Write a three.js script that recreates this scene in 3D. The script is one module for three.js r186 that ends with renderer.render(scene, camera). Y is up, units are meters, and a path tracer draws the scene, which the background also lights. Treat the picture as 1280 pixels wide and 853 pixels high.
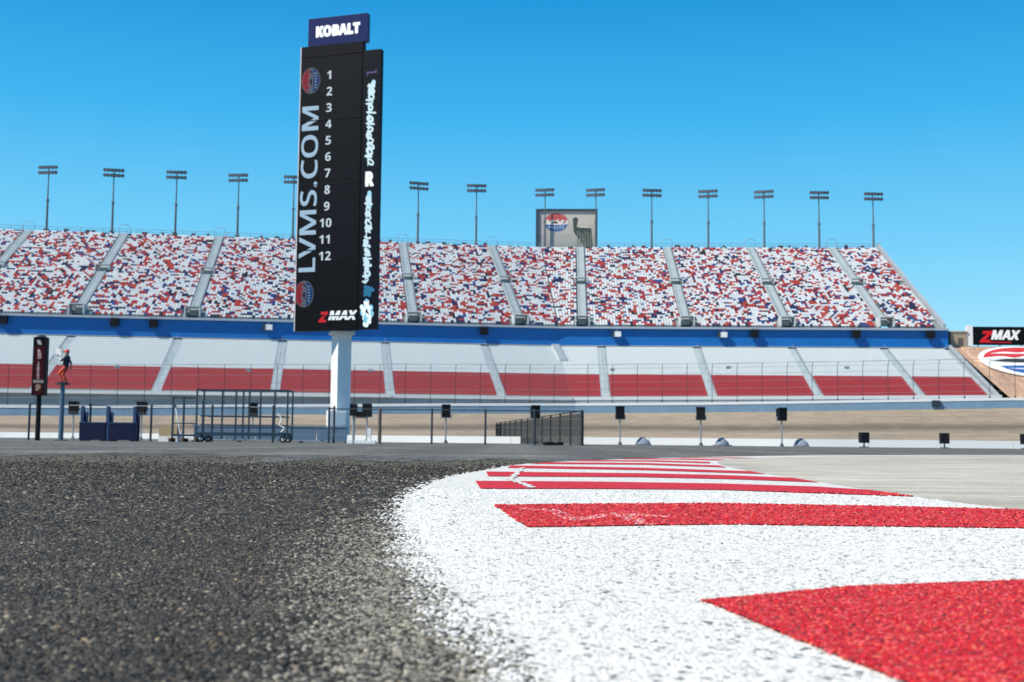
import * as THREE from 'three';
import { mergeGeometries, toCreasedNormals } from 'three/addons/utils/BufferGeometryUtils.js';
import { MarchingCubes } from 'three/addons/objects/MarchingCubes.js';

// ---------------------------------------------------------------- camera, sky, sun, exposure
const scene = new THREE.Scene();
const camera = new THREE.PerspectiveCamera(31.745, 1024 / 682, 0.05, 6000);
camera.position.set(0, 0.25, 0);
camera.rotation.order = 'YXZ';
camera.rotation.x = Math.atan(124 / 1500);
camera.rotation.z = THREE.MathUtils.degToRad(0.55);
camera.focus = 5;
camera.userData.fStop = 7.5;
scene.add(camera);

const lerp = (a, b, t) => a + (b - a) * t, clamp = (v, a, b) => Math.min(b, Math.max(a, v));
const smooth = (a, b, v) => { const t = clamp((v - a) / (b - a), 0, 1); return t * t * (3 - 2 * t); };
{
  const W = 512, H = 512, d = new Float32Array(W * H * 4);
  // clear desert sky: pale cyan at the horizon, deep azure higher up (linear values by elevation in degrees)
  const stops = [[-90, [.30, .26, .20]], [-1, [.34, .50, .56]], [0, [.50, .80, .92]], [4, [.34, .70, .88]], [9, [.165, .555, .84]], [15, [.050, .40, .76]], [21, [.014, .265, .62]], [35, [.006, .14, .40]], [90, [.004, .065, .22]]];
  for (let j = 0; j < H; j++) {
    const el = ((j + .5) / H - .5) * 180;
    let k = 0; while (k < stops.length - 2 && el > stops[k + 1][0]) k++;
    const t = clamp((el - stops[k][0]) / (stops[k + 1][0] - stops[k][0]), 0, 1);
    for (let i = 0; i < W; i++) for (let c = 0; c < 4; c++) d[(j * W + i) * 4 + c] = c === 3 ? 1 : lerp(stops[k][1][c], stops[k + 1][1][c], t);
  }
  const sky = new THREE.DataTexture(d, W, H, THREE.RGBAFormat, THREE.FloatType);
  sky.mapping = THREE.EquirectangularReflectionMapping; sky.magFilter = sky.minFilter = THREE.LinearFilter; sky.needsUpdate = true;
  scene.background = sky; scene.environment = sky;
}
const sun = new THREE.DirectionalLight(new THREE.Color(1, .93, .80), 5);
sun.position.set(-177, 223, 94 - 100); sun.target.position.set(0, 0, -100);
sun.castShadow = true; sun.shadow.mapSize.set(4096, 4096);
Object.assign(sun.shadow.camera, { left: -190, right: 190, top: 190, bottom: -190, near: 1, far: 700 });
scene.add(sun, sun.target);

const renderer = new THREE.WebGLRenderer({ antialias: true });
renderer.setSize(1024, 682);
renderer.toneMapping = THREE.LinearToneMapping;
renderer.toneMappingExposure = 1.15;
renderer.shadowMap.enabled = true;

// ---------------------------------------------------------------- helpers
let seed = 20240611;
const rnd = () => { seed = (seed + 0x6D2B79F5) | 0; let t = Math.imul(seed ^ (seed >>> 15), 1 | seed); t = (t + Math.imul(t ^ (t >>> 7), 61 | t)) ^ t; return ((t ^ (t >>> 14)) >>> 0) / 4294967296; };
const rr = (a, b) => a + (b - a) * rnd();
const V = (x, y, z) => new THREE.Vector3(x, y, z);
const taken = {};
const numbered = n => { const k = taken[n] = (taken[n] ?? -1) + 1; return k ? n + '_' + String(k).padStart(3, '0') : n; };
const plain = g => { const q = g.index ? g.toNonIndexed() : g; for (const k of Object.keys(q.attributes)) if (!['position', 'normal', 'uv'].includes(k)) q.deleteAttribute(k); return q; };
const merge = list => list.length === 1 ? plain(list[0]) : mergeGeometries(list.map(plain));
const box = (w, h, d, x = 0, y = 0, z = 0, ry = 0) => { const g = new THREE.BoxGeometry(w, h, d); if (ry) g.rotateY(ry); return g.translate(x, y, z); };
const span = (x0, x1, y0, y1, z0, z1) => box(x1 - x0, y1 - y0, z1 - z0, (x0 + x1) / 2, (y0 + y1) / 2, (z0 + z1) / 2);
function bar(a, b, r0, r1 = r0, n = 8) {
  const d = b.clone().sub(a), g = new THREE.CylinderGeometry(r1, r0, d.length(), n);
  g.applyQuaternion(new THREE.Quaternion().setFromUnitVectors(V(0, 1, 0), d.clone().normalize()));
  return g.translate((a.x + b.x) / 2, (a.y + b.y) / 2, (a.z + b.z) / 2);
}
const path = (pts, r, n = 6, seg = 24) => new THREE.TubeGeometry(new THREE.CatmullRomCurve3(pts), seg, r, n);
function mesh(name, geos, m, parent = scene) {
  const o = new THREE.Mesh(Array.isArray(geos) ? merge(geos) : geos, m);
  o.name = parent === scene ? numbered(name) : name; parent.add(o); return o;
}
function thing(name, label, category, [x, y, z] = [0, 0, 0], turn = 0, group) {
  const o = new THREE.Group(); o.name = numbered(name); scene.add(o); o.position.set(x, y, z); o.rotation.y = turn;
  o.userData = { label, category }; if (group) o.userData.group = group; return o;
}
function tag(o, label, category, group) { Object.assign(o.userData, { label, category }); if (group) o.userData.group = group; return o; }
function dup(root, [x, y, z], turn = root.rotation.y, label) {
  const r = root.clone(); r.name = numbered(root.name.replace(/_\d{3}$/, '')); r.userData = { ...root.userData };
  if (label) r.userData.label = label; scene.add(r); r.position.set(x, y, z); r.rotation.y = turn; return r;
}
const structure = o => { o.userData.kind = 'structure'; return o; };
const stuff = o => { o.userData.kind = 'stuff'; return o; };

// tiling value noise
function noiseGrid(n, s) { let q = s; const a = new Float32Array(n * n); for (let i = 0; i < n * n; i++) { q = (Math.imul(q, 1664525) + 1013904223) | 0; a[i] = (q >>> 0) / 4294967296; } return a; }
const grids = {};
function vnoise(u, v, n, s) { // u, v in 0..1, tiles
  const a = grids[n + '_' + s] ??= noiseGrid(n, n * 7919 + s * 104729 + 13);
  const x = u * n, y = v * n, xi = Math.floor(x), yi = Math.floor(y); let fx = x - xi, fy = y - yi; fx = fx * fx * (3 - 2 * fx); fy = fy * fy * (3 - 2 * fy);
  const x0 = ((xi % n) + n) % n, x1 = (x0 + 1) % n, y0 = ((yi % n) + n) % n, y1 = (y0 + 1) % n;
  return lerp(lerp(a[y0 * n + x0], a[y0 * n + x1], fx), lerp(a[y1 * n + x0], a[y1 * n + x1], fx), fy);
}
function tex(n, m, fn, repeat, srgb = true) {
  const d = new Uint8Array(n * m * 4);
  for (let j = 0; j < m; j++) for (let i = 0; i < n; i++) { const c = fn(i / n, j / m, i, j), o = (j * n + i) * 4; d[o] = clamp(c[0], 0, 1) * 255; d[o + 1] = clamp(c[1], 0, 1) * 255; d[o + 2] = clamp(c[2], 0, 1) * 255; d[o + 3] = 255; }
  const t = new THREE.DataTexture(d, n, m); t.wrapS = t.wrapT = THREE.RepeatWrapping; t.magFilter = THREE.LinearFilter; t.minFilter = THREE.LinearMipmapLinearFilter; t.generateMipmaps = true;
  if (srgb) t.colorSpace = THREE.SRGBColorSpace; t.repeat.set(repeat[0], repeat[1]); t.needsUpdate = true; return t;
}
const lin = (r, g, b) => new THREE.Color().setRGB(r, g, b);
const mat = (r, g, b, rough = .8, more = {}) => new THREE.MeshStandardMaterial({ color: lin(r, g, b), roughness: rough, ...more });
// cellular pebbles, tiling: returns distance to the nearest seed and its hash
function cells(n, s) {
  const px = noiseGrid(n, s + 1), py = noiseGrid(n, s + 2), id = noiseGrid(n, s + 3);
  return (u, v) => {
    const x = u * n, y = v * n, xi = Math.floor(x), yi = Math.floor(y); let best = 9, second = 9, h = 0;
    for (let j = -1; j <= 1; j++) for (let i = -1; i <= 1; i++) {
      const cx = (((xi + i) % n) + n) % n, cy = (((yi + j) % n) + n) % n, k = cy * n + cx;
      const dx = xi + i + px[k] - x, dy = yi + j + py[k] - y, d = dx * dx + dy * dy;
      if (d < best) { second = best; best = d; h = id[k]; } else if (d < second) second = d;
    }
    return [Math.sqrt(best), Math.sqrt(second), h];
  };
}

// ---------------------------------------------------------------- ground materials
const cellA = cells(150, 11), cellB = cells(110, 57);
const TILE = 1.5; // metres per tile
const asphaltMap = tex(1024, 1024, (u, v) => {
  const [a, b, h] = cellA(u, v), edge = clamp((b - a) * 3.2, 0, 1), patch = vnoise(u, v, 6, 1) * .5 + vnoise(u, v, 17, 2) * .5;
  let g = h < .66 ? lerp(.20, .40, h / .66) : h < .93 ? lerp(.40, .56, (h - .66) / .27) : .74;
  g = lerp(.15, g, edge) * (.72 + .52 * patch) + (vnoise(u, v, 512, 3) - .5) * .08;
  const warm = (h * 37) % 1;
  return [g * (1.07 + .10 * (warm > .8)), g, g * (.82 - .12 * (warm > .8))];
}, [1 / TILE, 1 / TILE]);
const asphaltBump = tex(1024, 1024, (u, v) => { const [a, b] = cellA(u, v), e = clamp((b - a) * 2.2, 0, 1) * (.7 + .3 * vnoise(u, v, 300, 4)); return [e, e, e]; }, [1 / TILE, 1 / TILE], false);
const asphaltMat = new THREE.MeshStandardMaterial({ map: asphaltMap, bumpMap: asphaltBump, bumpScale: .003, roughness: .78 });
const paleAsphaltMat = new THREE.MeshStandardMaterial({ map: tex(1024, 1024, (u, v) => { const g = .385 + .16 * (vnoise(u, v, 4, 21) - .5) + .10 * (vnoise(u, v, 26, 22) - .5) + .20 * (vnoise(u, v, 170, 23) - .5) + .22 * (vnoise(u, v, 512, 24) - .5), seam = Math.abs(v - .31) < .004 || Math.abs(v - .74) < .003 ? .72 : 1; return [g * 1.02 * seam, g * seam, g * .93 * seam]; }, [1 / 7, 1 / 13]), roughness: .85 });  // paler grey for the far stretch of asphalt
const pits = (u, v) => { const [a, b, h] = cellB(u, v); return h > .76 ? clamp((.46 * (h - .64) * 3 - a) * 7, 0, 1) : 0; };
const paintTex = (base, worn, dark, amount) => tex(1024, 1024, (u, v) => {
  const [a, b, h] = cellA(u, v), n = vnoise(u, v, 9, 5) * .6 + vnoise(u, v, 31, 6) * .4, p = pits(u, v) * (n > .34 ? 1 : .4), w = clamp((h - amount) * 4, 0, 1) * .8, k = .93 + .07 * vnoise(u, v, 200, 8);
  return [0, 1, 2].map(c => lerp(lerp(base[c], worn[c], w) * k, dark[c], p));
}, [1 / TILE, 1 / TILE]);
const paintBump = tex(1024, 1024, (u, v) => { const [a, b] = cellA(u, v), e = clamp((b - a) * 2.2, 0, 1) * .8 + .2 - .6 * pits(u, v); return [e, e, e]; }, [1 / TILE, 1 / TILE], false);
const whitePaint = new THREE.MeshStandardMaterial({ map: paintTex([.94, .93, .90], [.80, .79, .76], [.15, .15, .14], .62), bumpMap: paintBump, bumpScale: .0022, roughness: .6 });
const redPaint = new THREE.MeshStandardMaterial({ map: paintTex([.86, .05, .045], [.89, .20, .18], [.28, .02, .02], .70), bumpMap: paintBump, bumpScale: .003, roughness: .55 });
const concreteMap = tex(1024, 1024, (u, v) => {
  const s = vnoise(u, v, 5, 31) * .4 + vnoise(u * 1, v, 24, 32) * .3 + vnoise(u, v, 120, 33) * .3, st = vnoise(u * .25, v, 48, 34), g = .67 + .18 * (s - .5) + .12 * (st - .5) + (vnoise(u, v, 480, 35) - .5) * .10;
  return [g * 1.04, g * 1.0, g * .92];
}, [1 / 9, 1 / 9]);
const concreteMat = new THREE.MeshStandardMaterial({ map: concreteMap, roughness: .85 });

function flat(shape, y, uvOffset = 0) { // a THREE.Shape in (x, depth) laid on the ground at height y, uv in metres
  const g = new THREE.ShapeGeometry(shape, 1), p = g.attributes.position, uv = g.attributes.uv;
  for (let i = 0; i < p.count; i++) { const x = p.getX(i), d = p.getY(i); uv.setXY(i, x + uvOffset, d); p.setXYZ(i, x, y, -d); }
  g.computeVertexNormals(); return g;
}
const P2 = (x, y) => new THREE.Vector2(x, y);
const spline = (pts, n = 90) => new THREE.SplineCurve(pts.map(p => P2(...p))).getPoints(n);

// ---------------------------------------------------------------- the ground
const dirtMap = tex(512, 512, (u, v) => { const g = .44 + .14 * (vnoise(u, v, 9, 41) - .5) + .16 * (vnoise(u, v, 60, 42) - .5) + .08 * (vnoise(u, v, 256, 43) - .5); return [g * 1.12, g, g * .84]; }, [1 / 14, 1 / 14]);
const dirtMat = new THREE.MeshStandardMaterial({ map: dirtMap, roughness: .95 });
const rect = (x0, x1, d0, d1) => new THREE.Shape([P2(x0, d0), P2(x1, d0), P2(x1, d1), P2(x0, d1)]);
structure(mesh('ground', flat(rect(-2500, 2500, -800, 4500), -.06), dirtMat)).userData.label = 'tan desert ground reaching to the horizon';
structure(mesh('asphalt_road', flat(rect(-130, 130, -30, 116), -.003), asphaltMat)).userData.label = 'dark coarse asphalt road surface curving round the painted kerb';

const outerPts = [[.34, .2], [.13, .8], [.03, 1.27], [-.03, 1.53], [-.1, 1.95], [-.21, 2.71], [-.38, 4.18], [-.46, 5.6], [-.41, 7.84], [-.19, 10], [.12, 12.4], [.79, 14.7], [1.84, 17.2], [2.9, 19.2], [4.8, 22.3], [7.4, 25.4], [12, 29], [22, 33], [45, 38]];
const innerPts = [[2.7, .2], [2.5, .8], [2.3, 1.6], [2.1, 2.7], [1.98, 3.8], [1.93, 4.6], [1.89, 5.4], [1.9, 6.5], [1.98, 8.6], [2.08, 10.9], [2.5, 14.6], [3.35, 18], [5.1, 21.5], [7.7, 24.7], [12.2, 28.4], [22.1, 32.5], [45, 37.6]];
const outer = spline(outerPts, 160), inner = spline(innerPts, 160);
structure(mesh('pale_asphalt', flat(new THREE.Shape([P2(-130, 21), ...Array.from({ length: 560 }, (_, i) => { const x = -28 + i * .1; return P2(x, 15.2 + .02 * x * x * .5 + 5.5 * (vnoise(i / 560, .3, 200, 55) - .5) + 5 * (vnoise(i / 560, .7, 512, 56) - .5)); }), P2(130, 24), P2(130, 116), P2(-130, 116)]), .001), paleAsphaltMat)).userData.label = 'paler asphalt beyond a joint in the road surface';
structure(mesh('concrete_apron', flat(new THREE.Shape([...inner, P2(90, 43), P2(90, -20), P2(3.2, -20)]), .004), concreteMat)).userData.label = 'pale grey concrete area inside the painted kerb';

const kerb = structure(new THREE.Group()); kerb.name = 'painted_kerb'; kerb.userData.label = 'white painted kerb with red stripes bending round the corner'; scene.add(kerb);
const wornEdge = outer.map((p, i) => p.y < 6.5 ? P2(p.x - .01 + .05 * vnoise(p.y * .37, .5, 64, 52), p.y) : p);
const kerbShape = new THREE.Shape([...wornEdge, ...[...inner].reverse()]);
mesh('white_paint', flat(kerbShape, .005), whitePaint, kerb);
const stripes = [ // left end follows the curve, right end the inner edge; points (x, depth)
  [[.30, 1.87], [.58, 2.07], [.93, 2.19], [1.5, 2.28], [2.13, 2.33], [2.42, 1.05], [1.2, .98], [.47, .95], [.40, 1.29], [.35, 1.56]],
  [[-.06, 4.53], [.4, 4.70], [.83, 4.80], [1.4, 4.72], [1.925, 4.56], [2.0, 3.50], [1.5, 3.56], [.63, 3.60], [.05, 3.41], [0, 3.9]],
  [[-.21, 7.15], [.5, 7.22], [1.24, 7.1], [1.70, 6.75], [1.89, 6.35], [1.88, 5.62], [1.42, 5.92], [1.08, 6.18], [.4, 6.16], [-.15, 6.03]],
  [[-.19, 9.27], [.99, 9.22], [1.6, 8.9], [1.96, 8.4], [1.92, 7.5], [1.5, 7.95], [.88, 8.22], [-.15, 8.09]],
  [[.0, 11.6], [1.19, 11.2], [2.03, 10.2], [1.98, 9.35], [1.1, 10.24], [-.03, 10.6]],
  [[.40, 13.5], [1.5, 13.6], [2.18, 12.6], [2.08, 11.6], [1.4, 12.6], [.2, 12.5]],
  [[.95, 15.3], [1.9, 15.6], [2.44, 14.8], [2.28, 13.8], [1.7, 14.6], [.7, 14.45]],
  [[1.75, 17.2], [2.6, 17.5], [3.05, 17.1], [2.75, 16.1], [2.2, 16.5], [1.4, 16.35]],
  [[2.9, 19.0], [3.6, 19.3], [3.9, 19.0], [3.4, 18.3], [3.0, 18.5], [2.4, 18.2]],
];
for (const s of stripes) mesh('red_stripe', flat(new THREE.Shape(s.map(p => P2(...p))), .0085, .37), redPaint, kerb);

{
  const c = spline([[.1, 10.6], [.03, 8.4], [.0, 7.4], [.07, 6.7], [.11, 6.15]], 30), L = c.map((p, i) => P2(p.x - .008 - .012 * (i % 3), p.y)), R = c.map((p, i) => P2(p.x + .008 + .012 * ((i + 1) % 3), p.y)).reverse();
  mesh('white_scuff', flat(new THREE.Shape([...L, ...R]), .0115), whitePaint, kerb);
}
// stones standing proud of the surface close to the camera
const inside = (poly, x, y) => { let c = false; for (let i = 0, j = poly.length - 1; i < poly.length; j = i++) { const a = poly[i], b = poly[j]; if ((a[1] > y) !== (b[1] > y) && x < (b[0] - a[0]) * (y - a[1]) / (b[1] - a[1]) + a[0]) c = !c; } return c; };
const edgeX = (pts, d) => { for (let i = 0; i < pts.length - 1; i++) if (d >= pts[i].y && d <= pts[i + 1].y) return lerp(pts[i].x, pts[i + 1].x, (d - pts[i].y) / (pts[i + 1].y - pts[i].y || 1)); return pts[0].x; };
{
  const ico = new THREE.IcosahedronGeometry(1, 1); const p = ico.attributes.position;
  const memo = {};
  for (let i = 0; i < p.count; i++) { const k = [p.getX(i), p.getY(i), p.getZ(i)].map(v => v.toFixed(3)).join(); const f = memo[k] ??= rr(.78, 1.18); p.setXYZ(i, p.getX(i) * f, p.getY(i) * f, p.getZ(i) * f); }
  const stoneGeo = toCreasedNormals(ico, .7);
  const scuffs = [[.14, 4.2, .2, 3.7], [.2, 3.7, .36, 4.05], [.36, 4.05, .4, 3.55], [.05, 4.3, .14, 4.2], [.36, 4.05, .5, 3.9]];
  const lists = { road: [], white: [], red: [] };
  const tmp = new THREE.Object3D(), col = new THREE.Color();
  const wob = (x, d, k) => vnoise(x * .21 + 5, d * .21 + 5, 16, k);
  let d = .78;
  while (d < 15.5) {
    const step = d < 2.4 ? .0058 : d < 6.2 ? lerp(.0058, .017, (d - 2.4) / 3.8) : lerp(.017, .036, (d - 6.2) / 9.3);
    const ox = edgeX(outer, d), ix = edgeX(inner, d), w = .47 * d + .35, wl = .62 * d + 1.3;
    const keep = d < 4 ? 1 : d < 6.2 ? 1 - .5 * (d - 4) / 2.2 : lerp(.5, .03, smooth(6.2, 13, d));
    for (let x = -wl; x < w; x += step) {
      if (rnd() > keep * .93 * (x < -w ? clamp((wl + x) / (wl - w) * 1.6, 0, 1) : 1)) continue;
      const px = x + (rnd() - .5) * step, pd = d + (rnd() - .5) * step;
      if (px > ix - .01 || (d > 6 && px > ox - .01)) continue;
      const rag = (wob(px * 3, pd * 3, 51) - .5) * .05, t = px - ox + .06 + rag;
      let list, c;
      const r = rnd();
      const clump = .54 + .56 * (wob(px * 2, pd * 2, 53) * .55 + wob(px * 9, pd * 9, 54) * .45), grit = () => { const g = clump * (r < .62 ? rr(.009, .042) : r < .90 ? rr(.045, .11) : r < .985 ? rr(.10, .22) : rr(.25, .45)); return rnd() > .86 ? [g * 1.45, g * 1.05, g * .58] : [g * 1.18, g, g * .74]; };
      if (rnd() > smooth(-.03, .085, t)) { // bare road, with pale grit gathered along the paint
        list = lists.road;
        const dusty = t > -.30 && rnd() < .62 * smooth(-.30, -.02, t) * (1 - .85 * smooth(2, 4.8, pd));
        if (dusty) { const g = rr(.10, .38); c = [g * 1.08, g, g * .80]; } else c = grit();
      } else {
        const red = stripes.some(q => inside(q, px + rag * .25, pd));
        const scuff = red && pd > 3 && pd < 5 && scuffs.some(([ax, ad, bx, bd]) => { const h = clamp(((px - ax) * (bx - ax) + (pd - ad) * (bd - ad)) / ((bx - ax) ** 2 + (bd - ad) ** 2), 0, 1); return Math.hypot(px - lerp(ax, bx, h), pd - lerp(ad, bd, h)) < .03; });
        if (red) { list = lists.red; const k = rnd(); c = scuff && k < .34 ? [rr(.6, .75), rr(.3, .5), rr(.3, .5)] : k < .66 ? [rr(.36, .62), rr(.007, .018), rr(.008, .018)] : k < .92 ? [rr(.6, .72), rr(.05, .13), rr(.045, .11)] : [rr(.12, .2), .012, .012]; if (r < .12) continue; }
        else { list = lists.white; if (r < lerp(.05, .80, clamp(t / .3, 0, 1))) continue; const g = rr(.62, .82), e = rnd() < .05 ? rr(.1, .4) : 1; c = [g * e, g * e * .99, g * e * .95]; }
      }
      const painted = list !== lists.road, s = Math.min(step, .016) * rr(.42, .78) * (painted ? .9 : 1);
      tmp.position.set(px, painted ? (list === lists.red ? .0089 : t < .1 ? .0035 : .0051) - s * (list === lists.red ? .24 : .32) : .0022 - s * rr(.05, .32), -pd);
      tmp.rotation.set(rr(-.4, .4), rr(0, 6.28), rr(-.4, .4)); tmp.scale.set(s * rr(.85, 1.3), s * (painted ? rr(.36, .6) : rr(.45, .75)), s); tmp.updateMatrix();
      list.push([tmp.matrix.clone(), c]);
    }
    d += step;
  }
  const put = (list, name, m, parent) => {
    const o = new THREE.InstancedMesh(stoneGeo, m, list.length); o.name = name;
    list.forEach(([mx, c], i) => { o.setMatrixAt(i, mx); o.setColorAt(i, col.setRGB(...c)); }); parent.add(o); return stuff(o);
  };
  tag(put(lists.road, 'asphalt_aggregate', mat(1, 1, 1, .62), scene), 'coarse dark stones of the asphalt surface beside the painted kerb', 'gravel');
  put(lists.white, 'white_painted_stones', mat(1, 1, 1, .6), kerb);
  put(lists.red, 'red_painted_stones', mat(1, 1, 1, .5), kerb);
  console.log('stones', lists.road.length, lists.white.length, lists.red.length);
}

// ---------------------------------------------------------------- grandstand: two straight wings that meet at a bend
const A_L = THREE.MathUtils.degToRad(-8.3), A_R = THREE.MathUtils.degToRad(2.6), MITRE = Math.tan(THREE.MathUtils.degToRad(5.45));
const wing = az => new THREE.Matrix4().makeRotationY(-az).setPosition(10, 0, -200);
const WL = { m: wing(A_L), az: A_L, left: true, s0: -128, s1: e => e * MITRE }, WR = { m: wing(A_R), az: A_R, left: false, s0: e => -e * MITRE, s1: 69.8 };
const end = (v, e) => typeof v === 'function' ? v(e) : v;
const on = (w, s, h, e) => V(s, h, -e).applyMatrix4(w.m);
const place = (w, geos) => merge(geos).applyMatrix4(w.m);
// a wall or slab running along a wing between two distances, with its ends cut at the bend
function run(w, sa, sb, e0, e1, ha0, ha1, hb0 = ha0, hb1 = ha1) {
  const bend = (s, e) => s === 'bend' ? (w.left ? e * MITRE : -e * MITRE) : s;
  const c = []; // corners: [s-end][e][top]
  for (const [s, lo, hi] of [[sa, ha0, ha1], [sb, hb0, hb1]]) for (const e of [e0, e1]) for (const h of [lo, hi]) c.push(V(bend(s, e), h, -e));
  const g = new THREE.BufferGeometry(), pos = [], uv = [];
  const quad = (a, b, cc, d) => { for (const k of [a, b, cc, a, cc, d]) { pos.push(c[k].x, c[k].y, c[k].z); uv.push(c[k].x, a === 2 || Math.abs(c[a].y - c[cc].y) < .8 * Math.abs(c[a].z - c[cc].z) ? c[k].z : c[k].y); } };
  // index = end*4 + e*2 + top
  quad(0, 4, 5, 1); quad(6, 2, 3, 7); quad(1, 5, 7, 3); quad(2, 6, 4, 0); quad(2, 0, 1, 3); quad(4, 6, 7, 5);
  g.setAttribute('position', new THREE.Float32BufferAttribute(pos, 3)); g.setAttribute('uv', new THREE.Float32BufferAttribute(uv, 2)); g.computeVertexNormals(); return g;
}
const both = (fn) => [...fn(WL, -128, 'bend').map(g => g.applyMatrix4(WL.m)), ...fn(WR, 'bend', 69.8).map(g => g.applyMatrix4(WR.m))];
const weather = (r, g, b, k = .2, scale = 5, s = 61) => tex(256, 256, (u, v) => { const n = 1 - k / 2 + k * (vnoise(u, v, 6, s) * .4 + vnoise(u * 1, v, 40, s + 1) * .35 + vnoise(u, v, 128, s + 2) * .25); return [r * n, g * n, b * n]; }, [1 / scale, 1 / scale]);
const M = {
  stair: new THREE.MeshStandardMaterial({ map: weather(.74, .77, .78, .18, 6, 61), roughness: .9 }),
  deckLight: mat(.36, .37, .37, .9),
  parapet: new THREE.MeshStandardMaterial({ map: weather(.60, .63, .66, .16, 7, 64), roughness: .85 }),
  ledge: mat(.68, .70, .70, .75),
  fascia: new THREE.MeshStandardMaterial({ map: weather(.01, .40, .70, .10, 9, 67), roughness: .5 }),
  lip: mat(.36, .42, .50, .7),
  benchWhite: mat(.74, .77, .77, .5),
  benchRed: mat(.50, .055, .065, .55),
  steel: mat(.30, .34, .38, .5, { metalness: .4 }),
  darkSteel: mat(.045, .055, .07, .5, { metalness: .3 }),
  black: new THREE.MeshPhysicalMaterial({ color: lin(.008, .009, .012), roughness: .6, specularIntensity: .35 }),
  white: mat(.80, .81, .81, .55),
  seat: mat(1, 1, 1, .45),
};
const H0 = 7.4, LS = .414, U0 = 21.4, UE = 24.8, US = .488, UTOP = 71.2;
const lowH = e => H0 + LS * e, upH = e => U0 + US * (e - UE);
const stand = thing('grandstand', 'long two-tier grandstand with speckled upper seats, blue fascia, white and red lower benches', 'grandstand');
const lowAisles = { L: [-122, -104, -85.5, -67.1, -48.6, -30.1, -11.7], R: [5.7, 23.5, 41.1, 58.0] };
const upAisles = { L: [-124.8, -105, -85.1, -64.9, -44.8, -24.8, -4.65], R: [2.1, 21.8, 40.6, 58.9] };
const AW = .8; // half width of an aisle

// lower tier: one bench bank per section, red at the front and white behind
for (const [w, list] of [[WL, lowAisles.L], [WR, lowAisles.R]]) {
  const cuts = w.left ? [...list, 'bend'] : ['bend', ...list, 69.8];
  for (let k = 0; k < cuts.length - 1; k++) {
    const a = cuts[k] === 'bend' ? 'bend' : cuts[k] + AW, b = cuts[k + 1] === 'bend' ? 'bend' : cuts[k + 1] === 69.8 ? 69.0 : cuts[k + 1] - AW;
    const red = [], white = [], tread = [];
    for (let e = .2; e < 27.3; e += .9) {
      const h = lowH(e), list2 = e < 9.9 ? red : white;
      tread.push(run(w, a, b, e, e + .91, h - .9, h));
      list2.push(run(w, a, b, e + .30, e + .60, h + .36, h + .42));       // seat board
      list2.push(run(w, a, b, e + .64, e + .68, h + .47, h + .68));       // back board
      list2.push(run(w, a, b, e + .33, e + .36, h + .22, h + .35));       // front skirt
    }
    mesh('tread_bank', place(w, tread), M.deckLight, stand);
    stuff(mesh('red_bench_rows', place(w, red), M.benchRed, stand));
    stuff(mesh('white_bench_rows', place(w, white), M.benchWhite, stand));
  }
  for (const s of [...list, ...(w.left ? [] : [69.4])]) {
    const g = []; const half = s === 69.4 ? .45 : AW;
    for (let e = -.2; e < 27.2; e += .375) g.push(run(w, s - half, s + half, e, e + .376, lowH(e) - 1.1, lowH(e) + .12));
    const a = mesh('aisle', place(w, g), M.stair, stand);
    mesh('handrail', place(w, [bar(V(s, lowH(2) + 1.05, -2), V(s, lowH(25) + 1.05, -25), .035), ...[2, 7, 12, 17, 22, 25].map(e => bar(V(s, lowH(e), -e), V(s, lowH(e) + 1.05, -e), .03))]), M.steel, a);
  }
}
{ // short aisle at the bend
  const g = []; for (let e = 16.5; e < 27.2; e += .375) g.push(run(WL, 1.0, 2.4, e, e + .376, lowH(e) - .6, lowH(e) + .82));
  mesh('aisle', place(WL, g), M.stair, stand);
}
// fascia, lip, parapets
mesh('fascia', both((w, a, b) => [run(w, a, b, 24.6, 25.2, 18.05, 21.25)]), M.fascia, stand);
mesh('fascia_lip', both((w, a, b) => [run(w, a, b, 23.9, 25.2, 21.253, 21.62), run(w, a, b, 24.45, 24.6, 18.0, 18.12)]), M.lip, stand);
mesh('soffit', both((w, a, b) => [run(w, a, b, 24.7, 34, 17.95, 18.04)]), M.deckLight, stand);
mesh('concourse_wall', both((w, a, b) => [run(w, a, b, 33, 33.4, 8, 17.94)]), M.deckLight, stand);
mesh('front_parapet', [...[run(WL, -128, 'bend', -1, -.7, 3.0, 6.75, 3.0, 6.95)].map(g => g.applyMatrix4(WL.m)), ...[run(WR, 'bend', 70.2, -1, -.7, 3.0, 6.95, 3.0, 7.75)].map(g => g.applyMatrix4(WR.m))], M.parapet, stand);
mesh('front_ledge', [...[run(WL, -128, -30, -2.7, .25, 6.752, 7.25, 6.905, 7.44), run(WL, -30, 'bend', -1.5, .25, 6.905, 7.44, 6.952, 7.5)].map(g => g.applyMatrix4(WL.m)), ...[run(WR, 'bend', 70.2, -1.08, .25, 6.952, 7.5, 7.752, 8.35)].map(g => g.applyMatrix4(WR.m))], M.ledge, stand);  // extra overhang added on the left wing to shade the parapet below

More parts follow.
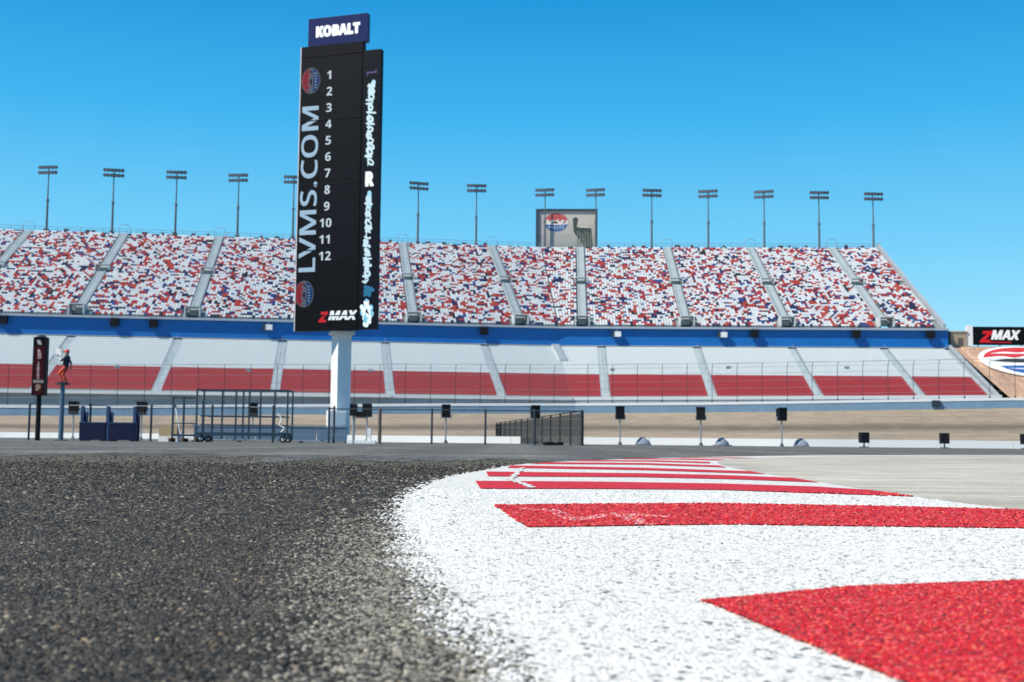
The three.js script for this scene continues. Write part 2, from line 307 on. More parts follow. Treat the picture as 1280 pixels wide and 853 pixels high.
// upper tier: sloping deck, seats by section, stairs
const SW = .52, RP = .84;
const seatGeo = merge([box(.45, .06, .40, 0, .43, .02), (() => { const g = box(.44, .34, .05, 0, .62, -.22); g.rotateX(-.1); return g; })(), box(.08, .40, .08, 0, .21, -.05)]);
const palette = [[.80, .81, .82], [.78, .79, .80], [.72, .73, .75], [.52, .045, .045], [.56, .085, .05], [.02, .035, .13], [.05, .09, .30], [.025, .028, .04]];  // last, near-black tone paints in shadow specks among the seats
const cum = [.24, .43, .56, .69, .80, .89, .94, 1];
for (const [w, list] of [[WL, upAisles.L], [WR, upAisles.R]]) {
  const cuts = w.left ? [...list, 'bend'] : ['bend', ...list, 69.6];
  for (let k = 0; k < cuts.length - 1; k++) {
    const ca = cuts[k], cb = cuts[k + 1];
    const a = ca === 'bend' ? 'bend' : ca + .95, b = cb === 'bend' ? 'bend' : cb === 69.6 ? 68.9 : cb - .95;
    const tread = [], places = [];
    for (let e = UE + .75; e < UTOP - .6; e += RP) {
      const h = upH(e); tread.push(run(w, a, b, e, e + RP + .01, h - .8, h));
      const lo = a === 'bend' ? -e * MITRE + .02 : a + .1, hi = b === 'bend' ? e * MITRE - .02 : b - .1, n = Math.floor((hi - lo) / SW);
      const gap = [ca, cb]; // portals and landings leave seats out beside the stairs
      for (let i = 0; i < n; i++) {
        const s = lo + (i + .5) * (hi - lo) / n, near = Math.min(...gap.map(q => q === 'bend' ? 99 : Math.abs(q - s)));
        if ((near < 1.9 && e < 28.4) || (near < 1.7 && e > 47.2 && e < 49.8)) continue;
        places.push([s, h, e]);
      }
    }
    mesh('upper_tread_bank', place(w, tread), M.deckLight, stand);
    const im = new THREE.InstancedMesh(seatGeo, M.seat, places.length), o = new THREE.Object3D(), c = new THREE.Color();
    let last = palette[0], row = [], below = [], at = -1;
    places.forEach(([s, h, e], i) => {
      o.position.set(s, h, -e - .42); o.rotation.set(0, 0, 0); o.updateMatrix(); im.setMatrixAt(i, o.matrix.clone().premultiply(w.m));
      if (e !== at) { below = row; row = []; at = e; }
      const hit = below[row.length + (rnd() < .5 ? 0 : 1)];
      if (hit && rnd() < .12) last = hit; else if (rnd() > .14) { const q = rnd(); last = palette[cum.findIndex(v => q < v)]; }
      row.push(last);
      const f = rr(.9, 1.05); im.setColorAt(i, c.setRGB(last[0] * f, last[1] * f, last[2] * f));
    });
    im.name = 'folding_seats'; stand.add(stuff(im));
  }
  for (const s of list) {
    const g = []; for (let e = 28.2; e < UTOP; e += .42) if (e < 47.2 || e > 48.9) g.push(run(w, s - .8, s + .8, e, e + .421, upH(e) - .7, upH(e) + .36));
    g.push(run(w, s - 1.5, s + 1.5, 24.9, 34, 21.2, 21.5));
    const a = mesh('upper_aisle', place(w, g), M.stair, stand);
    // side kerbs that stand a little above the treads
    mesh('aisle_side', place(w, [-1, 1].map(q => { const p = bar(V(s + q * .82, upH(29) + .85, -29), V(s + q * .82, upH(46.5) + .85, -46.5), .04); return p; }).concat([-1, 1].map(q => bar(V(s + q * .82, upH(50.5) + .85, -50.5), V(s + q * .82, upH(70) + .85, -70), .04)))), M.steel, a);
    mesh('lower_portal', place(w, [box(.2, 1.7, 3.0, s - 1.3, upH(26.6) + .65, -26.9), box(.2, 1.7, 3.0, s + 1.3, upH(26.6) + .65, -26.9), box(2.4, .16, 3.0, s, upH(26.6) + 1.58, -26.95)]), M.stair, stand);
    mesh('landing', place(w, [box(2.4, .16, 1.5, s, upH(48) + 1.4, -48.3), box(.2, 1.1, 1.5, s - 1.3, upH(48) + .85, -48.35), box(.2, 1.1, 1.5, s + 1.3, upH(48) + .85, -48.35)]), M.stair, stand);
    mesh('arch', place(w, [path([V(s - 1.1, upH(71), -71.1), V(s - 1.1, upH(71) + 1.7, -71.1), V(s - .75, upH(71) + 2.15, -71.1), V(s + .75, upH(71) + 2.15, -71.1), V(s + 1.1, upH(71) + 1.7, -71.1), V(s + 1.1, upH(71), -71.1)], .055, 6, 30)]), M.steel, stand);
  }
}
// rim, rails, ends, back
const topH = upH(UTOP);
mesh('rim_wall', both((w, a, b) => [run(w, a, b, UTOP + .1, UTOP + .5, topH - 4, topH + .15)]), M.parapet, stand);
const rim = mesh('rim_rail', both((w, a, b) => { const g = []; for (const h of [.65, 1.2]) g.push(run(w, a, b, UTOP + .25, UTOP + .33, topH + h, topH + h + .07)); const s0 = w.left ? -128 : -7, s1 = w.left ? 7 : 69.8; for (let s = s0; s < s1; s += 2.4) g.push(box(.07, 1.1, .07, s, topH + .7, -UTOP - .29)); return g; }), M.steel, stand);
for (const [w, ss] of [[WL, [-97.5, -93, -91.8, -81, -77.2, -70.6, -67.5, -56, -52.6, -41, -38, -30, -27.5, -19, -15.4, -10.8, -6]], [WR, [8.6, 14.2, 16.6, 24.3, 27.6, 34.8, 47.6, 49.6, 53.4, 62.3, 66]]])
  for (const s of ss) mesh('rim_box', place(w, [box(rr(.45, 1.1), rr(.5, .9), .5, s, topH + .55, -UTOP - .9), box(.12, .5, .12, s, topH + .1, -UTOP - .9)]), M.darkSteel, stand);
{ // sloping end walls of the right wing
  const slope = (s0, s1, e0, e1, f, lift, drop) => { const sh = new THREE.Shape([P2(e0, f(e0) - drop), P2(e1, f(e1) - drop), P2(e1, f(e1) + lift), P2(e0, f(e0) + lift)]); const g = new THREE.ExtrudeGeometry(sh, { depth: s1 - s0, bevelEnabled: false }); g.rotateY(Math.PI / 2); g.translate(s0, 0, 0); return g; };
  mesh('upper_end_wall', place(WR, [slope(69.05, 69.6, UE + .3, UTOP + .4, upH, 1.05, 2.4)]), M.parapet, stand);
  mesh('lower_end_wall', place(WR, [slope(69.9, 70.4, -.6, 26, lowH, .9, 4.6)]), M.parapet, stand);
  mesh('end_frame', place(WR, [span(69.1, 69.5, 0, 21.0, -71, -34)]), M.parapet, stand);
  mesh('back_wall', both((w, a, b) => [run(w, a, b, UTOP + .55, UTOP + .9, 0, topH - 3)]), M.parapet, stand);
}
console.log('stand done');

// ---------------------------------------------------------------- light towers along the rim
const tower = thing('light_tower', 'tall grey floodlight mast rising behind the top row of the grandstand', 'light tower', [0, 0, 0], 0, 'floodlight masts along the grandstand rim');
mesh('pole', [bar(V(0, 0, 0), V(0, 7, 0), .26, .22, 10), bar(V(0, 7, 0), V(0, 14.2, 0), .16, .11, 10), bar(V(0, 6.7, 0), V(0, 7.3, 0), .3, .3, 10)], mat(.11, .13, .16, .55), tower);
mesh('base_box', [box(.9, .8, .7, 0, .4, .1)], M.darkSteel, tower);
for (const y of [13.15, 14.3]) {
  mesh('crossarm', [box(4.0, .12, .12, 0, y, 0)], M.darkSteel, tower);
  for (let k = 0; k < 6; k++) { const l = mesh('lamp', [bar(V(0, 0, .05), V(0, -.14, .55), .24, .42, 10)], M.darkSteel, tower); l.position.set(-1.75 + k * .7, y, 0); l.rotation.y = (k - 2.5) * .08; mesh('lens', [bar(V(0, -.14, .552), V(0, -.145, .57), .34, .34, 10)], mat(.16, .18, .22, .25), l); }
}
[[WL, -115.5, 44.9], [WL, -101.8, 44.95], [WL, -88.1, 44.9], [WL, -74.7, 45], [WL, -61.3, 44.9], [WL, -49.2, 45], [WL, -35.4, 44.8], [WL, -21.3, 44.7], [WL, -8.0, 44.7], [WR, -6.0, 44.3], [WR, 5.7, 44.3], [WR, 18.5, 44.2], [WR, 31.4, 44], [WR, 44.1, 43.9], [WR, 56.5, 43.7], [WR, 68.7, 43.4]].forEach(([w, s, h], i) => {
  const p = on(w, s, h - .7, 72.9); const t = i ? dup(tower, p.toArray(), -w.az + rr(-.3, .3)) : tower; if (!i) { t.position.copy(p); t.rotation.y = -w.az; }
});

// ---------------------------------------------------------------- printed faces
function canvasMat(w, h, draw, rough = .5) {
  const c = document.createElement('canvas'); c.width = w; c.height = h; draw(c.getContext('2d'), w, h);
  const t = new THREE.CanvasTexture(c); t.colorSpace = THREE.SRGBColorSpace; return new THREE.MeshPhysicalMaterial({ map: t, roughness: rough, specularIntensity: .3 });
}
const face = (w, h) => new THREE.PlaneGeometry(w, h);
function fatText(x, str, px, py, size, fill, { weight = 'bold', stroke = 0, squeeze = 1, rot = 0, italic = false, align = 'center' } = {}) {
  x.save(); x.translate(px, py); x.rotate(rot); x.scale(squeeze, 1); x.font = `${italic ? 'italic ' : ''}${weight} ${size}px sans-serif`; x.textAlign = align; x.textBaseline = 'middle'; x.fillStyle = fill;
  if (stroke) { x.lineWidth = stroke; x.strokeStyle = fill; x.lineJoin = 'round'; x.strokeText(str, 0, 0); } x.fillText(str, 0, 0); x.restore();
}
// speedway emblem: red top, white band, blue bottom, in an oval
function emblem(x, cx, cy, rx, ry, rot = 0, field = '#e9e6e2') {
  x.save(); x.translate(cx, cy); x.rotate(rot); x.beginPath(); x.ellipse(0, 0, rx, ry, 0, 0, 7); x.clip();
  x.fillStyle = field; x.fillRect(-rx, -ry, 2 * rx, 2 * ry);
  x.fillStyle = '#c4373f'; x.beginPath(); x.moveTo(-rx, -ry); x.lineTo(rx, -ry); x.lineTo(rx, -ry * .30); for (const [u, v] of [[.7, -.10], [.55, -.34], [.3, -.06], [.12, -.34], [-.1, -.12], [-.3, -.36], [-.52, -.08], [-.7, -.36], [-1, -.12]]) x.lineTo(u * rx, v * ry); x.fill();
  x.fillStyle = '#8c1f2b'; for (let k = 0; k < 6; k++) { const u = -.62 + k * .24, v = -.52 - .16 * Math.cos((k - 2.5) * .7); x.fillRect(u * rx, v * ry, rx * .05, ry * .26); x.fillRect(u * rx, v * ry, rx * .15, ry * .07); }
  x.fillStyle = '#1d4f95'; x.beginPath(); x.moveTo(-rx, ry); x.lineTo(rx, ry); x.lineTo(rx, ry * .16); x.quadraticCurveTo(0, ry * .34, -rx, ry * .18); x.fill();
  x.fillStyle = '#dfe7f0'; for (let k = 0; k < 6; k++) { const u = -.6 + k * .22; x.fillRect(u * rx, ry * (.42 + .06 * Math.sin(k)), rx * .10, ry * .08); x.fillRect((u + .03) * rx, ry * .42, rx * .04, ry * .24); }
  x.fillStyle = '#20222b'; x.beginPath(); x.moveTo(-rx * .45, ry * .08); x.lineTo(-rx * .1, -ry * .16); x.lineTo(rx * .15, -ry * .04); x.lineTo(rx * .1, ry * .14); x.fill(); x.beginPath(); x.moveTo(rx * .45, ry * .12); x.lineTo(rx * .75, -ry * .16); x.lineTo(rx * .8, ry * .04); x.fill();
  x.restore(); x.save(); x.translate(cx, cy); x.rotate(rot); x.strokeStyle = '#8a8590'; x.lineWidth = Math.max(2, rx * .06); x.beginPath(); x.ellipse(0, 0, rx * .98, ry * .98, 0, 0, 7); x.stroke(); x.restore();
}
const strokes = (x, x0, y0, y1, width, color, step, s) => { // script too small to read, running down a strip
  let q = s; const r = () => { q = (Math.imul(q, 1664525) + 1013904223) | 0; return (q >>> 0) / 4294967296; };
  x.strokeStyle = x.fillStyle = color; x.lineCap = 'round'; x.lineJoin = 'round';
  for (let y = y0; y < y1;) {
    const L = step * (.6 + .9 * r()), a = x0 - width * (.25 + .25 * r()), b = x0 + width * (.05 + .42 * r()), kind = r();
    x.lineWidth = width * (.13 + .10 * r());
    if (kind < .45) { x.beginPath(); x.ellipse((a + b) / 2, y + L / 2, Math.abs(b - a) * .42, L * .36, r() * .6, 0, 7); x.stroke(); }
    else if (kind < .75) { x.beginPath(); x.moveTo(a, y + L * .3); x.quadraticCurveTo(x0, y + L * (r() - .2), b, y + L * .5); x.stroke(); }
    else { x.beginPath(); x.moveTo(a, y); x.bezierCurveTo(b, y, b, y + L, a, y + L * .8); x.stroke(); }
    x.lineWidth *= .8; x.beginPath(); x.moveTo(x0 - width * .22, y); x.lineTo(x0 - width * .18, y + L); x.stroke();
    y += L * .92;
  }
};

// ---------------------------------------------------------------- video board above the bend
{
  const a = on(WR, -1.0, 43.2, 74), t = thing('video_board', 'large video board in a dark frame on the grandstand rim showing an oval emblem', 'video board', a.toArray(), -A_R);
  const W = 14.2, Hh = 10.4;
  mesh('frame', [span(-W / 2, -W / 2 + .62, 0, Hh, -.6, .5), span(W / 2 - .45, W / 2, 0, Hh, -.6, .5), span(-W / 2 + .62, W / 2 - .45, Hh - .42, Hh, -.6, .5), span(-W / 2 + .62, W / 2 - .45, 0, 1, -.6, .3)], mat(.035, .06, .085, .5), t);
  mesh('cabinet', [span(-W / 2 + .63, W / 2 - .46, 1.002, Hh - .422, -.7, .1)], M.black, t);
  const s = mesh('screen', face(W - 1.1, Hh - 1.45), canvasMat(512, 360, (x, w, h) => {
    x.fillStyle = '#b2afa9'; x.fillRect(0, 0, w, h); x.fillStyle = '#bfbab2'; x.fillRect(0, 0, w, h * .35);
    x.fillStyle = '#a9a8ad'; x.fillRect(0, 0, w * .10, h); x.fillStyle = '#6b7577'; x.fillRect(w * .10, 0, 7, h);
    emblem(x, w * .31, h * .30, w * .215, h * .25); x.fillStyle = 'rgba(214,200,186,.28)'; x.fillRect(0, 0, w, h * .6);
    x.fillStyle = '#4b5452'; x.beginPath(); x.moveTo(w * .60, h * .2); x.quadraticCurveTo(w * .66, h * .12, w * .70, h * .22); x.lineTo(w * .67, h * .42); x.lineTo(w * .93, h * .45); x.lineTo(w * .96, h); x.lineTo(w * .84, h); x.lineTo(w * .62, h * .55); x.fill();
    x.fillStyle = '#7c7f76'; for (let k = 0; k < 6; k++) x.fillRect(w * (.68 + k * .045), h * (.52 + .03 * (k % 3)), w * .022, h * .42);
    x.fillStyle = '#d6cfbf'; x.fillRect(w * .72, h * .40, w * .15, h * .035); x.fillStyle = '#4f5a55'; x.fillRect(w * .32, h * .93, w * .34, h * .03);
  }, .45), t);
  s.position.set(.08, 1 + (Hh - 1.42) / 2, .12);
  mesh('support_post', [bar(V(-4, -3.5, -.5), V(-4, 1.2, -.5), .3), bar(V(4, -3.5, -.5), V(4, 1.2, -.5), .3)], M.darkSteel, t);
}

// ---------------------------------------------------------------- loudspeakers hanging on the fascia
const spk = thing('fascia_loudspeaker', 'black loudspeaker hung on the blue fascia of the grandstand', 'loudspeaker', [0, 0, 0], 0, 'black loudspeakers on the blue fascia');
mesh('cabinet', [box(1.45, 1.35, .8, 0, 0, 0)], M.black, spk); mesh('bracket', [box(.12, .5, .6, -.5, .78, -.1), box(.12, .5, .6, .5, .78, -.1)], M.steel, spk);
[[WL, -97], [WL, -78.1], [WL, -71.4], [WL, -11.9], [WR, 34.1], [WR, 52.8], [WR, 66.4]].forEach(([w, s], i) => {
  const p = on(w, s, 20.45, 23.9), o = i ? dup(spk, p.toArray(), -w.az) : spk; if (!i) { o.position.copy(p); o.rotation.y = -w.az; }
});
const cam0 = thing('fascia_floodlight', 'white boxed floodlight hung on the blue fascia of the grandstand', 'floodlight', [0, 0, 0], 0, 'white floodlights on the blue fascia');
mesh('housing', [box(1.3, .95, .7, .15, 0, 0)], M.white, cam0); mesh('hood', [box(.4, 1.1, .9, -.72, .05, 0)], M.darkSteel, cam0); mesh('bracket', [box(.1, .6, .5, .1, .75, -.1)], M.steel, cam0);
[[WL, -51.3], [WR, 8.5], [WR, 28.2]].forEach(([w, s], i) => { const p = on(w, s, 20.2, 23.9), o = i ? dup(cam0, p.toArray(), -w.az) : cam0; if (!i) { o.position.copy(p); o.rotation.y = -w.az; } });

// ---------------------------------------------------------------- race track, outer wall, catch fence
const wallTop = s => { const k = [[-130, 4.4], [-71, 5.0], [-21, 6.0], [24, 6.65], [70, 7.75], [150, 8.0]]; for (let i = 0; i < k.length - 1; i++) if (s <= k[i + 1][0]) return lerp(k[i][1], k[i + 1][1], clamp((s - k[i][0]) / (k[i + 1][0] - k[i][0]), 0, 1)); return 8; };
const trackMap = tex(512, 512, (u, v) => { // u along the track, v across (0 at the infield edge, 1 at the wall)
  const n = vnoise(u, v, 4, 71) * .25 + vnoise(u * .5, v, 64, 72) * .5 + vnoise(u, v, 180, 73) * .25;
  const rub = Math.exp(-(((v - .52 + .03 * vnoise(u, v, 5, 74)) / .085) ** 2)) * (.75 + .4 * vnoise(u, v, 60, 75)), rub2 = Math.exp(-(((v - .06) / .05) ** 2)) * .5;
  const g = .55 * (.84 + .32 * n) * (1 - .30 * clamp(rub + rub2, 0, 1)), seam = Math.abs(v - .30) < .006 || Math.abs(v - .78) < .006 ? .88 : 1;
  return [g * 1.07 * seam, g * .97 * seam, g * .84 * seam];
}, [1, 1]);
const trackMat = new THREE.MeshStandardMaterial({ map: trackMap, roughness: .8 });
function ribbon(w, ss, across, name) { // across: s => list of [e, h, v]
  const pos = [], uv = [], idx = []; let n = 0;
  ss.forEach((s, i) => { const row = across(s); n = row.length; for (const [e, h, v] of row) { const ls = s === 'x' ? 0 : s; const p = on(w, ls + (ls === 0 ? (w.left ? 1 : -1) * e * MITRE : 0), h, e); pos.push(p.x, p.y, p.z); uv.push(ls / 60, v); } if (i) for (let k = 0; k < n - 1; k++) { const a = (i - 1) * n + k, b = i * n + k; idx.push(a, b, b + 1, a, b + 1, a + 1); } });
  const g = new THREE.BufferGeometry(); g.setAttribute('position', new THREE.Float32BufferAttribute(pos, 3)); g.setAttribute('uv', new THREE.Float32BufferAttribute(uv, 2)); g.setIndex(idx); g.computeVertexNormals(); return g;
}
const trackRow = s => { const b = wallTop(s) - 1.55; return [[-40, -.02, 0], [-26, .0, .06], [-23.5, b * .08, .16], [-19, b * .30, .35], [-13, b * .64, .66], [-5.6, b, 1]]; };
const stepsL = []; for (let s = -130; s <= 0; s += 10) stepsL.push(s); const stepsR = []; for (let s = 0; s <= 150; s += 10) stepsR.push(s);
structure(mesh('race_track', [ribbon(WL, stepsL, trackRow), ribbon(WR, stepsR, trackRow)], trackMat)).userData.label = 'banked tan race track below the grandstand';
{
  const seg = (w, s0, s1, fn) => { const g = []; for (let s = s0; s < s1; s += 10) { const q = Math.min(s1, s + 10); g.push(fn(w, s === 0 && !w.left ? 'bend' : s, q === 0 && w.left ? 'bend' : q, wallTop(s), wallTop(q)).applyMatrix4(w.m)); } return g; };
  const wall = thing('track_wall', 'long grey blue concrete wall with white cap at the outer edge of the race track', 'wall');
  mesh('wall_face', [...seg(WL, -130, 0, (w, a, b, h, k) => run(w, a, b, -6, -5.5, h - 2.6, h - .42, k - 2.6, k - .42)), ...seg(WR, 0, 140, (w, a, b, h, k) => run(w, a, b, -6, -5.5, h - 2.6, h - .42, k - 2.6, k - .42))], new THREE.MeshStandardMaterial({ map: weather(.46, .58, .68, .2, 8, 81), roughness: .8 }), wall);
  mesh('white_cap', [...seg(WL, -130, 0, (w, a, b, h, k) => run(w, a, b, -6.06, -5.44, h - .418, h, k - .418, k)), ...seg(WR, 0, 140, (w, a, b, h, k) => run(w, a, b, -6.06, -5.44, h - .418, h, k - .418, k))], M.white, wall);
  mesh('walkway', [...seg(WL, -130, 0, (w, a, b, h, k) => run(w, a, b, -5.42, -1.02, h - 1.5, h - 1.1, k - 1.5, k - 1.1)), ...seg(WR, 0, 70, (w, a, b, h, k) => run(w, a, b, -5.42, -1.02, h - 1.5, h - 1.1, k - 1.5, k - 1.1))], M.deckLight, wall);
  // black lettering near the right end of the wall
  const lt = mesh('wall_lettering', face(12, 1.0), canvasMat(1024, 84, (x, w, h) => { x.fillStyle = '#dfe3e4'; x.fillRect(0, 0, w, h); x.fillStyle = '#17181b'; x.beginPath(); x.moveTo(10, h * .8); x.lineTo(40, h * .3); x.lineTo(78, h * .3); x.lineTo(100, h * .8); x.fill(); fatText(x, 'LAS VEGAS', 190, h * .54, 78, '#17181b', { align: 'left', italic: true, stroke: 6, squeeze: 1.3 }); }), wall);
  lt.position.copy(on(WR, 78.2, wallTop(78) + .12, -6.1)); lt.rotation.y = -A_R;
  mesh('lettering_backing', [box(12.1, 1.1, .06)], M.white, wall); wall.children.at(-1).position.copy(on(WR, 78.2, wallTop(78) + .12, -6.065)); wall.children.at(-1).rotation.y = -A_R;
  const fence = thing('catch_fence', 'tall catch fence with curved posts and steel cables on the race track wall', 'fence');
  const postGeo = merge([path([V(0, 0, 0), V(0, 2, 0), V(0, 4.6, .02), V(0, 5.6, .22), V(0, 6.2, .85)], .045, 5, 14), box(.2, .3, .2, 0, .15, 0)]);
  const tops = {};
  for (const [w, s0, s1] of [[WL, -128, -1], [WR, 2.6, 112]]) for (let s = s0; s < s1; s += 4) { const p = mesh('post', postGeo, M.darkSteel, fence); p.position.copy(on(w, s, wallTop(s), -5.75)); p.rotation.y = -w.az; }
  for (const [y, e, r] of [[6.2, -6.6, .04], [5.6, -5.97, .022], [4.6, -5.77, .022], [3.4, -5.75, .022], [2.2, -5.75, .022], [1.1, -5.75, .022]]) {
    const g = []; for (const [w, s0, s1] of [[WL, -128, 0], [WR, 0, 110]]) for (let s = s0; s < s1; s += 8) { const q = Math.min(s + 8, s1); g.push(bar(on(w, s, wallTop(s) + y, e), on(w, q, wallTop(q) + y, e), r, r, 5)); }
    mesh('cable', g, M.steel, fence);
  }
  const lf = thing('fence_camera', 'small grey box mounted on the catch fence', 'camera', [0, 0, 0], 0, 'small boxes on the catch fence');
  mesh('box', [box(.75, .42, .5)], M.steel, lf); mesh('arm', [box(.08, .08, .6, 0, -.2, -.3)], M.darkSteel, lf);
  [[WL, -72.2, 11.4], [WL, -52.4, 11.2], [WL, -33.5, 11.5], [WR, 6.6, 12.3], [WR, 25.3, 12.8], [WR, 44.2, 12.9]].forEach(([w, s, h], i) => { const p = on(w, s, h - .5, -5.45), o = i ? dup(lf, p.toArray(), -w.az) : lf; if (!i) { o.position.copy(p); o.rotation.y = -w.az; } });
  const wb = thing('wall_box', 'dark blue box hung on the face of the race track wall', 'box'); mesh('box', [box(1.3, .95, .4)], mat(.02, .03, .05, .5), wb); mesh('strap', [box(.1, 1.05, .44, -.3), box(.1, 1.05, .44, .3)], M.darkSteel, wb); wb.position.copy(on(WR, 58, wallTop(58) - .75, -6.25)); wb.rotation.y = -A_R;
}

// ---------------------------------------------------------------- tan bank beyond the end of the stand, emblem and billboard
{
  const bank = [[-5.4, 6.4], [-4.6, 7.0], [26, 18.4], [27, 18.5], [40, 18.5], [70, 10], [120, 0]];
  const S = []; for (let s = 71; s <= 190; s += 7) S.push(s);
  const bankMat = new THREE.MeshStandardMaterial({ map: tex(256, 256, (u, v) => { const g = .60 + .14 * (vnoise(u, v, 7, 91) - .5) + .14 * (vnoise(u, v, 40, 92) - .5) + .10 * (vnoise(u, v, 128, 93) - .5); return [g * 1.17, g * .95, g * .80]; }, [9, 4]), roughness: .95 });
  structure(mesh('embankment', [ribbon(WR, S, s => bank.map(([e, h], i) => [e, h + (i === 2 ? .25 * Math.sin(s * .4) : 0), i / 6]))], bankMat)).userData.label = 'tan sloping bank beyond the end of the grandstand';
  const th = Math.atan2(18.4 - 7, 30.6);
  const sign = thing('oval_emblem', 'huge oval emblem in white, red, black and blue laid on the tan bank', 'emblem'); // lies on the slope
  const c = on(WR, 82.0, 7.0 + (15.9 + 4.6) * (11.4 / 30.6) + .25, 15.9); sign.position.copy(c); sign.rotation.order = 'YXZ'; sign.rotation.y = -A_R; sign.rotation.x = -(Math.PI / 2 - th);
  const RX = 9.3, RY = 9.6;
  const oval = (rx, ry, d) => { const sh = new THREE.Shape(); sh.absellipse(0, 0, rx, ry, 0, Math.PI * 2); return new THREE.ExtrudeGeometry(sh, { depth: d, bevelEnabled: false, curveSegments: 48 }); };
  mesh('white_oval', [oval(RX, RY, .16)], M.white, sign);
  const ext = (pts, z) => { const sh = new THREE.Shape(spline(pts, 60)); const g = new THREE.ExtrudeGeometry(sh, { depth: .06, bevelEnabled: false }); return g.translate(0, 0, z); };
  mesh('red_flame', [ext([[-8.2, 2.2], [-6.8, 5.0], [-4, 7.6], [0, 8.8], [4, 7.6], [6.8, 5.0], [8.2, 2.2], [5, 3.0], [2, 2.4], [0, 3.6], [-2.6, 2.3], [-4.6, 3.2], [-8.2, 2.2]], .165)], mat(.55, .03, .035, .6), sign);
  mesh('red_streak', [ext([[-6.2, 4.6], [-3.4, 5.6], [-1, 5.2], [2, 6.2], [4.5, 5.6], [1, 4.6], [-2, 4.5], [-6.2, 4.6]], .23)], M.white, sign);
  mesh('dark_band', [ext([[-7.6, .1], [-4.5, 1.2], [0, 1.3], [4, 1.2], [7.4, .1], [4, -.7], [0, -.6], [-4, -.6], [-7.6, .1]], .165)], mat(.02, .03, .025, .6), sign);
  mesh('blue_band', [ext([[-7.0, -3.0], [-3, -2.6], [0, -2.7], [3, -2.6], [7.0, -3.0], [5.0, -6.6], [0, -8.6], [-5.0, -6.6], [-7.0, -3.0]], .165)], mat(.03, .11, .36, .6), sign);
  mesh('white_streak', [ext([[-6.0, -4.4], [-2, -4.6], [2, -4.4], [6, -4.7], [2, -5.3], [-2, -5.5], [-6.0, -4.4]], .23)], M.white, sign);
  const bb = thing('billboard', 'long low black billboard with white and red lettering on top of the tan bank', 'billboard', on(WR, 87.9, 18.4, 26.6).toArray(), -A_R);
  mesh('panel', [box(26, 3.4, .5, 0, 2.1, 0)], M.black, bb);
  const f = mesh('printed_face', face(25.8, 3.3), canvasMat(1024, 132, (x, w, h) => { x.fillStyle = '#0b0c10'; x.fillRect(0, 0, w, h); for (let k = 0; k < 3; k++) { const q = 70 + k * 348; fatText(x, 'Z', q + 12, h * .56, 112, '#d0242c', { italic: true, stroke: 8, squeeze: 1.25 }); fatText(x, 'MAX', q + 52, h * .46, 92, '#f4f4f4', { italic: true, stroke: 7, align: 'left' }); x.fillStyle = '#c3262e'; x.fillRect(q - 24, h * .84, 230, 8); } }), bb); f.position.set(0, 2.1, .26);
  mesh('end_panel', [box(1.1, 3.9, .7, -13.6, 2.1, 0)], M.white, bb);
  for (const x of [-12, -8, -4, 0, 4, 8, 12]) mesh('post', [bar(V(x, -.8, -.1), V(x, .5, -.1), .16)], M.white, bb);
  const hut = thing('tan_hut', 'small tan block building between the blue fascia and the billboard', 'hut', on(WR, 72.2, 18.1, 27.6).toArray(), -A_R);
  mesh('wall', [box(3.0, 3.2, 3, 0, 1.4, 0)], mat(.36, .29, .20, .9), hut); mesh('roof', [box(3.3, .25, 3.3, 0, 3.13, 0)], mat(.45, .42, .36, .8), hut); mesh('door', [box(.9, 2.0, .06, .3, .9, 1.53)], mat(.1, .09, .08, .6), hut);
}

